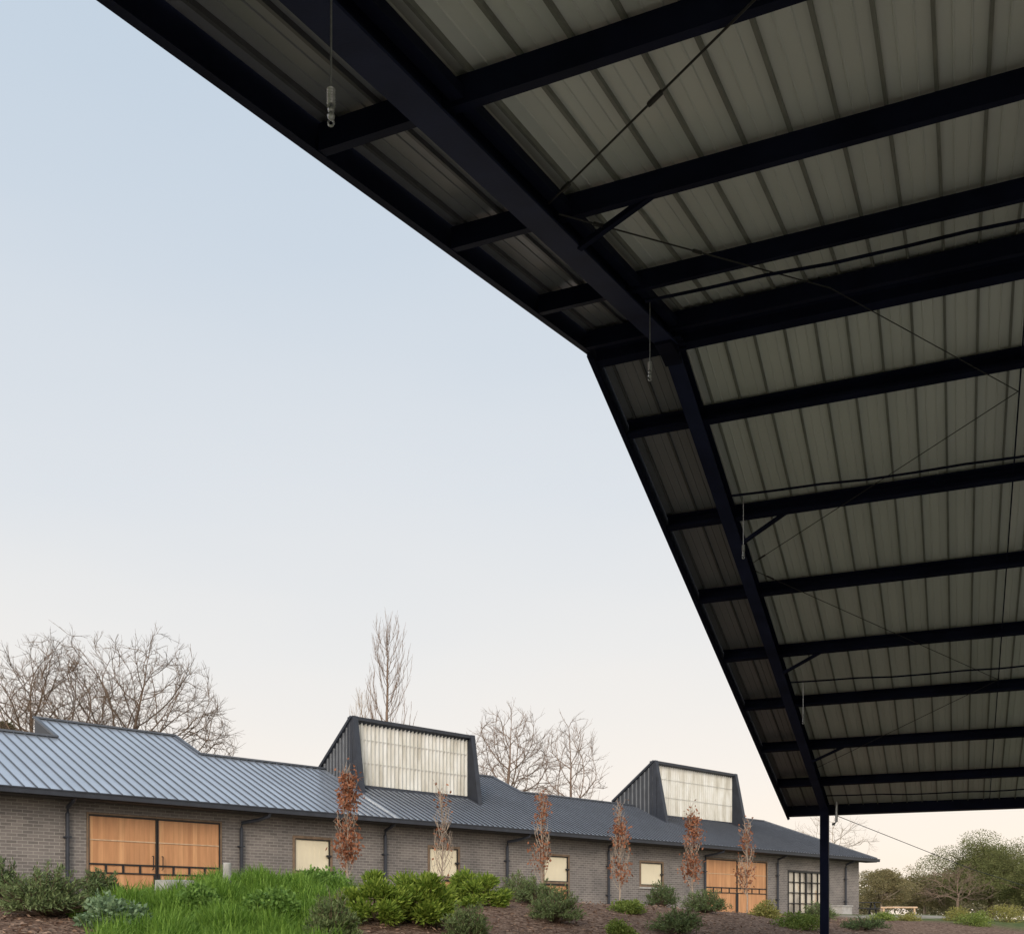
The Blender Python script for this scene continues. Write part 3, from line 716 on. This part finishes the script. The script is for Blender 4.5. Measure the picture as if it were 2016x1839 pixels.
def leafy_tree(name, label, u, Y, vtop, wpx, zc_f, m, nclump, per, leaf, group=None, bark=BARK, cone=False):
    x, y = (u-CU)/F*Y, Y; zg = G(*as_of(x, y)); zt = (HV-vtop)/F*Y; R = wpx/2/F*Y
    r = thing(name, label, 'tree', (x, y, zg), group)
    zc = zg+(zt-zg)*zc_f; rz = zt-zc
    C=[];D=[]; E0=[];E1=[];q0=[];q1=[]
    E0.append((x,y,zg-.2)); E1.append((x,y,zc)); q0.append(.05*(zt-zg)*.6); q1.append(.03*(zt-zg)*.5)
    for k in range(nclump):
        v = unit(rng.normal(size=3)); v *= rng.uniform(.4,.95)
        lob = .80+.20*math.sin(2.3*v[0]*3+u)*math.cos(v[1]*5)
        v = v*lob
        if v[2] < -.5: v[2] *= .5
        c = np.array([x+v[0]*R, y+v[1]*R, zc+v[2]*rz])
        if cone:
            h = rng.uniform(0,1); an = rng.uniform(0,6.28); rr = R*(1-h)*rng.uniform(.5,1); c = np.array([x+rr*math.cos(an),y+rr*math.sin(an),zg+(zt-zg)*(.25+.7*h)])
        cr = R*rng.uniform(.13,.27)
        pts = unit(rng.normal(size=(per,3)))*(rng.uniform(0,1,(per,1))**.4)*cr*np.array([1.25,1.25,.65])
        C.append(c+pts); D.append(pts+rng.normal(size=(per,3))*.4*cr-np.array([0,0,.1*cr]))
        E0.append((x,y,zg+(zc-zg)*rng.uniform(.55,1))); E1.append(tuple(c)); q0.append(.09); q1.append(.03)
    V,Fq = tubes_np(E0,E1,q0,q1,6); link_mesh('trunk', V, Fq, bark, r, True)
    C=np.concatenate(C);D=np.concatenate(D)
    V,Fq = leaves_np(C,D,leaf*rng.uniform(.7,1.3,len(C)),leaf*.55); link_mesh('crown', V, Fq, m, r)
GUM = leafmat('gum_leaves', (.125,.14,.052), (.205,.205,.085), .25, .8, .02)
GUM2 = leafmat('olive_leaves', (.18,.165,.08), (.30,.24,.125), .25, .8, .02)
CON = leafmat('conifer_leaves', (.05,.055,.025), (.11,.09,.04), .15, .7, .05)
GG = 'leafy trees beyond the stable at right'
leafy_tree('gum_tree', 'large grey-green gum tree at the right edge of the view', 1950, 98, 1630, 290, .5, GUM, 130, 700, .13, GG)
leafy_tree('gum_tree', 'bushy gum tree against the lower right frame edge', 2050, 90, 1658, 200, .48, GUM, 66, 600, .13, GG)
leafy_tree('olive_tree', 'olive-brown tree right of the black post beyond the roof corner', 1735, 95, 1684, 150, .48, GUM2, 50, 420, .13, GG, PALEBARK)
leafy_tree('olive_tree', 'low loose olive-brown tree between the post and the gum tree', 1820, 105, 1696, 180, .48, GUM2, 56, 420, .13, GG, PALEBARK)
leafy_tree('olive_tree', 'small pale tree beside the end wall of the stable', 1672, 92, 1706, 70, .5, GUM2, 18, 300, .13, GG, PALEBARK)
leafy_tree('conifer_tree', 'dark conifer top peeping over the roof at far left', 8, 55, 1380, 150, .6, CON, 40, 260, .22, None, BARK, True)
C=[];D=[]
for k in range(380):
    u = rng.uniform(1500, 2350); Y = rng.uniform(112, 150); x=(u-CU)/F*Y; h = rng.uniform(1.0,3.9)
    per=130; pts = unit(rng.normal(size=(per,3)))*(rng.uniform(0,1,(per,1))**.4)*np.array([1.9,1.9,1.3])
    C.append(np.array([x,Y,h])+pts); D.append(pts+rng.normal(size=(per,3)))
C=np.concatenate(C);D=np.concatenate(D)
V,Fq = leaves_np(C,D,.36,.22); wd = link_mesh('woodland', V, Fq, leafmat('woodland_leaves', (.14,.135,.07), (.25,.205,.115), .2, .8, .02))
tag(wd, 'distant strip of scrubby woodland along the horizon at right', 'woodland', None, 'stuff')

REDL = leafmat('russet_leaves', (.22,.085,.045), (.46,.20,.105), .35)
def sapling(u, vtop, nleaf, label, wpx):
    a, x, y, zg, Y = us(u, 6.0); zt = (HV-vtop)/F*Y; H = zt-zg; W = wpx/2/F*Y
    r = thing('young_tree', label, 'tree', (x, y, zg), 'row of young upright trees before the stable wall')
    V,Fq = tubes_np([(x,y,zg-.1+H*k/8) for k in range(8)], [(x+.015*math.sin(k*2),y,zg-.1+H*(k+1)/8) for k in range(8)], [.03*(1-k/8.5) for k in range(8)], [.03*(1-(k+1)/8.5) for k in range(8)], 6)
    link_mesh('trunk', V, Fq, PALEBARK, r)
    P0=[];P1=[];R0=[];R1=[];C=[]
    for i in range(46):
        f = .2+.75*i/46; az = random.uniform(0,6.28); z0 = zg+H*f; L = H*.26*(1.1-f*.8)*random.uniform(.6,1.1); wd_ = W*random.uniform(.5,1.05)*math.sin(math.pi*min(1,.3+f*.65))
        p = Vector((x,y,z0))
        for k in range(5):
            t = (k+1)/5; e = Vector((x+math.cos(az)*wd_*math.sin(t*1.57), y+math.sin(az)*wd_*math.sin(t*1.57), z0+L*t**1.2))
            P0.append(p);P1.append(e);R0.append(.011*(1.1-t*.6));R1.append(.009*(1.1-t*.6)); C.append(e)
            if k > 1:
                e2 = e+Vector((random.gauss(0,.08),random.gauss(0,.08),random.uniform(.05,.25))); P0.append(e);P1.append(e2);R0.append(.006);R1.append(.004); C.append(e2)
            p = e
    V,Fq = tubes_np([tuple(p) for p in P0], [tuple(p) for p in P1], R0, R1, 3); link_mesh('branches', V, Fq, PALEBARK, r)
    if nleaf:
        C = np.array([tuple(c) for c in C]); dens = np.sin(C[:,2]*5+u)*.5+.6; pr = np.clip(dens,.05,1); pr/=pr.sum()
        ii = rng.choice(len(C), nleaf, p=pr); cc = C[ii]+rng.normal(size=(nleaf,3))*.06
        V,Fq = leaves_np(cc, rng.normal(size=(nleaf,3))-np.array([0,0,.7]), rng.uniform(.07,.13,nleaf), .06); link_mesh('crown', V, Fq, REDL, r)
sapling(684, 1518, 1100, 'dense russet-leaved young tree in front of the nearer dormer corner', 44)
sapling(871, 1556, 70, 'nearly leafless young tree before the second cream window', 46)
sapling(1067, 1563, 420, 'thin-leaved young tree before the cream and cedar half door', 40)
sapling(1220, 1588, 550, 'russet young tree left of the small cream window', 42)
sapling(1363, 1596, 950, 'dense russet young tree left of the far double doors', 40)
sapling(1471, 1618, 420, 'sparse russet young tree across the far double doors', 38)

JUN = leafmat('juniper_leaves', (.10,.175,.02), (.33,.41,.07), .3)
ROS = leafmat('rosemary_leaves', (.085,.115,.042), (.215,.27,.11), .22)
ROSD = leafmat('dark_shrub_leaves', (.055,.082,.03), (.155,.205,.08), .2)
DOM = leafmat('dome_leaves', (.11,.165,.026), (.28,.33,.085), .27)
YEL = leafmat('yellow_green_leaves', (.18,.18,.042), (.38,.34,.105), .27)
EUP = leafmat('blue_green_leaves', (.11,.175,.085), (.25,.34,.19), .2)
WEED = leafmat('weed_leaves', (.09,.175,.03), (.22,.35,.08), .3)
def bush(name, label, u, s, wpx, vtop, kind, m, n, group='shrubs planted on the mulch bank'):
    a, x, y, zg, Y = us(u, s); R = wpx/2/F*Y; zt = (HV-vtop)/F*Y; H = max(.3, zt-zg)
    r = thing(name, label, 'shrub', (x, y, zg), group)
    B = np.array([x, y, zg])
    if kind == 'spray':
        ns = n//34; az = rng.uniform(0,6.28,ns); ph = np.arccos(rng.uniform(.05,1,ns)); rr = rng.uniform(.7,1.08,ns)
        d = np.stack([np.cos(az)*np.sin(ph)*R, np.sin(az)*np.sin(ph)*R, np.cos(ph)*H],1)*rr[:,None]
        st0 = B+d*np.array([.25,.25,.0]); en = B+d+np.array([0,0,.02])
        t = rng.uniform(.35,1,(ns,34)); C = st0[:,None,:]*(1-t[...,None])+en[:,None,:]*t[...,None]+rng.normal(size=(ns,34,3))*.018
        C[...,2] += .10*H*np.sin(t*3.14)
        D = (en-st0)[:,None,:]/R*.5+rng.normal(size=(ns,34,3))*.55+np.array([0,0,.25])
        V,Fq = leaves_np(C.reshape(-1,3), D.reshape(-1,3), rng.uniform(.05,.1,ns*34), .02)
        SV,SF = tubes_np(np.repeat(B[None],ns,0), en, np.full(ns,.008), np.full(ns,.004), 3)
    elif kind == 'juniper':
        C=[];D=[];E=[]
        for k in range(34):
            v = unit(rng.normal(size=3)); v[2] = abs(v[2]); v *= rng.uniform(.45,.9); c = B+v*np.array([R,R,H*.9]); cr = R*rng.uniform(.16,.32); E.append(c)
            nn = n//34; pts = unit(rng.normal(size=(nn,3))); pts[:,2] = pts[:,2]*.6+.15; pts = pts*(rng.uniform(0,1,(nn,1))**.5)*cr
            C.append(c+pts); D.append(pts/cr+v*.8+rng.normal(size=(nn,3))*.35+np.array([0,0,.15]))
        C=np.concatenate(C);D=np.concatenate(D); C[:,2]=np.maximum(C[:,2],zg-.03)
        V,Fq = leaves_np(C,D,rng.uniform(.07,.14,len(C)),.032)
        E=np.array(E); SV,SF = tubes_np(np.repeat(B[None],len(E),0),E,np.full(len(E),.015),np.full(len(E),.006),4)
    else:
        C=[];E=[];D=[]
        for k in range(18):
            v = unit(rng.normal(size=3)); v[2]=abs(v[2]); v*=rng.uniform(.4,.72); c=B+v*np.array([R,R,H]); cr=np.array([R*.4,R*.4,H*.36]); E.append(c)
            nn=n//18; pts=unit(rng.normal(size=(nn,3)))*(rng.uniform(0,1,(nn,1))**.45); C.append(c+pts*cr); D.append(pts+rng.normal(size=(nn,3))*.7+np.array([0,0,.3]))
        C=np.concatenate(C);D=np.concatenate(D); C[:,2]=np.maximum(C[:,2],zg-.03)
        l=.055 if kind=='dome' else .075
        V,Fq = leaves_np(C,D,rng.uniform(.7,1.3,len(C))*l,l*.6)
        E=np.array(E); SV,SF = tubes_np(np.repeat(B[None],len(E),0),E,np.full(len(E),.012),np.full(len(E),.005),4)
    link_mesh('stems', SV, SF, BARK, r); link_mesh('foliage', V, Fq, m, r)
bush('rosemary_bush','wide grey-green feathery shrub at the far left of the bank',85,10.5,195,1704,'spray',ROS,7000)
bush('rosemary_bush','dark shrub cut by the left frame edge',2,8.6,90,1694,'spray',ROSD,3000)
bush('rosemary_bush','dark low shrub below the left double doors',200,8.6,95,1712,'spray',ROSD,3200)
bush('spurge_plant','low blue-green broad-leaved clump at the foot of the grass mound',228,11.6,150,1750,'leaf',EUP,3400)
bush('weed_clump','fresh green leafy weeds at the right end of the grass mound',630,9.6,130,1706,'leaf',WEED,2600)
bush('weed_clump','dark leafy weeds in the grass below the left double doors',395,10.6,110,1730,'leaf',WEED,2000)
bush('weed_clump','low leafy weeds in the middle of the long grass',530,11.6,130,1742,'leaf',WEED,2400)
bush('rosemary_bush','dusky feathery shrub in front of the large bright juniper',655,13.4,115,1756,'spray',ROS,4200)
bush('juniper_bush','large bright green spreading juniper, left half of the pair',738,12.2,172,1704,'juniper',JUN,8400)
bush('juniper_bush','broad bright green juniper, right half of the large pair',824,12.4,178,1712,'juniper',JUN,8600)
bush('juniper_bush','smaller bright juniper standing behind the large pair',935,10,140,1704,'juniper',JUN,6000)
bush('rosemary_bush','low dusky shrub below the smaller juniper, at the bottom edge',918,13.8,110,1778,'spray',ROS,3400)
bush('rosemary_bush','small grey-green shrub right beside the smaller juniper',1017,8.4,86,1718,'spray',ROS,3000)
bush('rosemary_bush','upright grey-green shrub left of the cedar half door',1052,9.6,94,1728,'spray',ROS,3200)
bush('rosemary_bush','tall feathery shrub in front of the cedar half door',1092,11.8,122,1748,'spray',ROS,4600)
bush('round_bush','small rounded green shrub below the fourth young tree',1234,10.6,84,1766,'dome',DOM,3000)
bush('round_bush','tiny rounded shrub at the bottom edge, centre right',1222,13.6,76,1804,'dome',DOM,2400)
bush('rosemary_bush','dark feathery shrub below the small cream window',1304,8.8,70,1734,'spray',ROSD,2800)
bush('rosemary_bush','broad feathery shrub below the fifth young tree',1388,10.2,98,1748,'spray',ROS,3600)
bush('rosemary_bush','low wide shrub on the bottom edge below the broad feathery one',1335,13,122,1788,'spray',ROS,3800)
bush('round_bush','yellowish rounded shrub below the far double doors',1506,10.2,76,1767,'dome',YEL,2800)
bush('round_bush','dense green rounded shrub just left of the black post',1568,12.2,112,1792,'dome',DOM,3600)
bush('rosemary_bush','feathery shrub in front of the glazed doors',1612,10.4,76,1776,'spray',ROS,2600)
bush('rosemary_bush','low shrub just right of the black post base',1702,12.4,104,1807,'spray',ROSD,2600)
bush('round_bush','small hedge clump nearest the picnic table',1738,8.6,68,1794,'dome',DOM,1900)
bush('round_bush','small hedge clump in front of the log bench',1790,8.2,60,1794,'dome',YEL,1700)
bush('round_bush','rounded shrub below the pinkish bare tree',1882,8.4,74,1781,'dome',YEL,2300)
bush('round_bush','bright low shrub at the bottom, second from the right edge',1918,10.8,96,1788,'dome',DOM,2800)
bush('round_bush','wide olive shrub touching the right frame edge',1985,9.4,108,1778,'dome',YEL,3200)

GRS = leafmat('grass_blades', (.10,.20,.022), (.27,.41,.075), .38)
P=[]
while len(P) < 27000:
    u = rng.uniform(130, 700); s = rng.uniform(7.8, 15.2)
    e = ((u-435)/(265+30*math.sin(s*2)))**2+((s-11.5)/3.9)**2
    if e > 1+rng.normal()*.16: continue
    if u < 310 and s > 10.8 and rng.uniform() < .8*(330-u)/150: continue
    a, x, y, z, Y = us(u, s); P.append((x, y, z-.02))
P = np.array(P); n = len(P)
clump = .74+.30*np.sin(P[:,0]*2.3+P[:,1]*1.1)*np.sin(P[:,1]*2.9)+.30*np.sin(P[:,0]*6.1-P[:,1]*3.3)*np.sin(P[:,1]*5.7+P[:,0]*2)
h = rng.uniform(.15,.48,n)*np.clip(clump,.22,1.5); az = rng.uniform(0,6.28,n); ln = rng.uniform(.1,.9,n)
Dv = np.stack([np.cos(az)*ln, np.sin(az)*ln, np.ones(n)],1); Dv = unit(Dv); Sd = np.stack([-np.sin(az),np.cos(az),np.zeros(n)],1)
w = rng.uniform(.007,.014,n)[:,None]; mid = P+Dv*h[:,None]*.55; tip = P+Dv*h[:,None]*.8+np.stack([np.cos(az)*ln*h*.45,np.sin(az)*ln*h*.45,h*.12],1)
V = np.stack([P-Sd*w,P+Sd*w,mid+Sd*w*.8,mid-Sd*w*.8,tip+Sd*.001,tip-Sd*.001],1).reshape(-1,3)
b6 = np.arange(n)[:,None]*6
Fq = np.concatenate([b6+np.array([[0,1,2,3]]),b6+np.array([[3,2,4,5]])],0)
gs = link_mesh('grass', V, Fq, GRS); tag(gs, 'long bright green grass covering the mound at lower left', 'grass', None, 'stuff')
n = 9000; C = []
while len(C) < n:
    u = rng.uniform(-20, 1700); s = rng.uniform(7, 15.2); a, x, y, z, Y = us(u, s); C.append((x, y, z+rng.uniform(.0,.03)))
C = np.array(C); D = rng.normal(size=(n,3)); D[:,2] *= .35
V,Fq = leaves_np(C, D, rng.uniform(.04,.12,n), .03)
mc = link_mesh('mulch', V, Fq, leafmat('mulch_chips', (.09,.05,.033), (.36,.24,.17), 0, .9)); tag(mc, 'brown bark mulch chips scattered over the planted bank', 'mulch', None, 'stuff')

a, x, y, z, Y = us(447, 9.2); zt = (HV-1698)/F*Y
m = MB(); m.tube([(x,y,z-.1),(x,y,zt-.02),(x,y,zt)], [.075,.07,.06], 10); o = m.build('timber_post', CONC, None, False, (x,y,z)); tag(o, 'short weathered grey post stump on the grass mound', 'post')
a, x, y, z, Y = us(346, 9.3)
zz = z+.20
def lf(px, py, pz): return (x+q2.x*px+n2.x*py, y+q2.y*px+n2.y*py, zz+pz)
m = MB(); m.hexa([lf(-.30,-.2,-.3),lf(.26,-.2,-.3),lf(.30,.2,-.3),lf(-.26,.22,-.3),lf(-.28,-.18,.07),lf(.24,-.18,.085),lf(.26,.17,.06),lf(-.23,.18,.05)])
tag(m.build('stone_block', CONC, None, False, (x,y,z)), 'pale stone block half buried in the grass mound', 'stone')
def picnic():
    Y = 55; u = 1697; x = (u-CU)/F*Y; a, s = as_of(x, Y); z = G(a, s)
    r = thing('picnic_table', 'dark picnic table with attached benches beyond the stable corner', 'table', (x, Y, z))
    fr = lambda a_, b_, c_: (x+a_, Y+b_, z+c_)
    for k in range(4): MB().box(fr, -.85, .85, -.38+k*.2, -.2+k*.2, .72, .76).build('tabletop_plank', BLACKM, r)
    for sg in (-1, 1):
        MB().box(fr, -.85, .85, sg*.72-.12, sg*.72+.12, .42, .46).build('bench', BLACKM, r)
        m = MB(); cx = sg*.55
        m.bar(fr(cx,-.65,0), fr(cx,-.2,.72), .07, .07, (1,0,0)); m.bar(fr(cx,.65,0), fr(cx,.2,.72), .07, .07, (1,0,0)); m.box(fr, cx-.036, cx+.036, -.8, .8, .36, .42)
        m.build('leg', BLACKM, r)
picnic()
def bench():
    Y = 52; u = 1770; x = (u-CU)/F*Y; a, s = as_of(x, Y); z = G(a, s)
    zt = (HV-1784)/F*Y
    r = thing('log_bench', 'pale timber rail bench on two posts right of the picnic table', 'bench', (x, Y, z))
    MB().tube([(x-.9,Y,zt-.05),(x,Y,zt-.045),(x+.9,Y,zt-.05)], .045, 8).build('rail', PALEW, r)
    for k in (-.75, .75): MB().tube([(x+k,Y,z-.1),(x+k,Y,zt-.09)], .05, 8).build('leg', PALEW, r)
bench()
a, Y = wa(1654, 1.2)
m = MB(); m.box(S, a-.5, a+.4, .7, 1.6, .1, .62); m.box(S, a-.54, a+.44, .66, 1.64, .621, .68); o = m.build('concrete_planter', CONC, None, False, S(a, 1.2, .2)); tag(o, 'grey concrete block planter beside the glazed doors', 'planter')

# ------------------------------------------------------------------ light, sky, camera
w = bpy.data.worlds.new('World'); sc.world = w; w.use_nodes = True
t = w.node_tree; t.nodes.clear()
out = t.nodes.new('ShaderNodeOutputWorld')
tc = t.nodes.new('ShaderNodeTexCoord'); sp = t.nodes.new('ShaderNodeSeparateXYZ'); t.links.new(tc.outputs['Generated'], sp.inputs[0])
r = ramp(t, [(0,(1,.86,.72)), (.07,(1,.89,.775)), (.14,(.935,.87,.80)), (.24,(.835,.825,.81)), (.36,(.725,.76,.80)), (.53,(.605,.68,.765)), (.66,(.545,.64,.745)), (1,(.42,.50,.61))])
ns = t.nodes.new('ShaderNodeTexNoise'); ns.inputs['Scale'].default_value = 1.6; ns.inputs['Detail'].default_value = 4
mp = t.nodes.new('ShaderNodeMapping'); mp.inputs['Scale'].default_value = (1,1,3.5); t.links.new(tc.outputs['Generated'], mp.inputs[0]); t.links.new(mp.outputs[0], ns.inputs['Vector'])
ma = t.nodes.new('ShaderNodeMath'); ma.operation = 'MULTIPLY_ADD'; ma.inputs[1].default_value = .14; ma.inputs[2].default_value = -.08
t.links.new(ns.outputs['Fac'], ma.inputs[0])
ad = t.nodes.new('ShaderNodeMath'); ad.operation = 'ADD'; t.links.new(sp.outputs['Z'], ad.inputs[0]); t.links.new(ma.outputs[0], ad.inputs[1])
t.links.new(ad.outputs[0], r.inputs[0])
# the sunset side of the sky (behind the camera) is brighter
gl_ = t.nodes.new('ShaderNodeMapRange'); gl_.inputs['From Min'].default_value = .1; gl_.inputs['From Max'].default_value = -1.0; gl_.inputs['To Min'].default_value = 1.0; gl_.inputs['To Max'].default_value = 2.3
t.links.new(sp.outputs['Y'], gl_.inputs['Value'])
b1 = t.nodes.new('ShaderNodeBackground'); t.links.new(r.outputs[0], b1.inputs[0]); t.links.new(gl_.outputs[0], b1.inputs[1])
sky = t.nodes.new('ShaderNodeTexSky'); sky.sky_type = 'NISHITA'; sky.sun_disc = False
SUN = Vector((-.12,-.9,.42)).normalized()
sky.sun_elevation = math.asin(SUN.z); sky.sun_rotation = math.atan2(SUN.x, SUN.y)
b2 = t.nodes.new('ShaderNodeBackground'); t.links.new(sky.outputs[0], b2.inputs[0]); b2.inputs[1].default_value = .004
ash = t.nodes.new('ShaderNodeAddShader'); t.links.new(b1.outputs[0], ash.inputs[0]); t.links.new(b2.outputs[0], ash.inputs[1])
t.links.new(ash.outputs[0], out.inputs['Surface'])
ld = bpy.data.lights.new('sun', 'SUN'); ld.energy = 2.0; ld.angle = math.radians(20); ld.color = (1,.88,.74)
lo = bpy.data.objects.new('sun', ld); COL.objects.link(lo); lo.rotation_euler = SUN.to_track_quat('Z', 'Y').to_euler()
cd = bpy.data.cameras.new('camera'); co = bpy.data.objects.new('camera', cd); COL.objects.link(co)
co.location = (0,0,0); co.rotation_euler = (math.pi/2, 0, 0)
cd.sensor_width = 36; cd.sensor_fit = 'HORIZONTAL'; cd.lens = F/2016*36; cd.shift_y = (HV-919.5)/2016; cd.shift_x = 0
cd.clip_start = .05; cd.clip_end = 4000
sc.camera = co
sc.view_settings.view_transform = 'Standard'; sc.view_settings.look = 'None'; sc.view_settings.exposure = 0
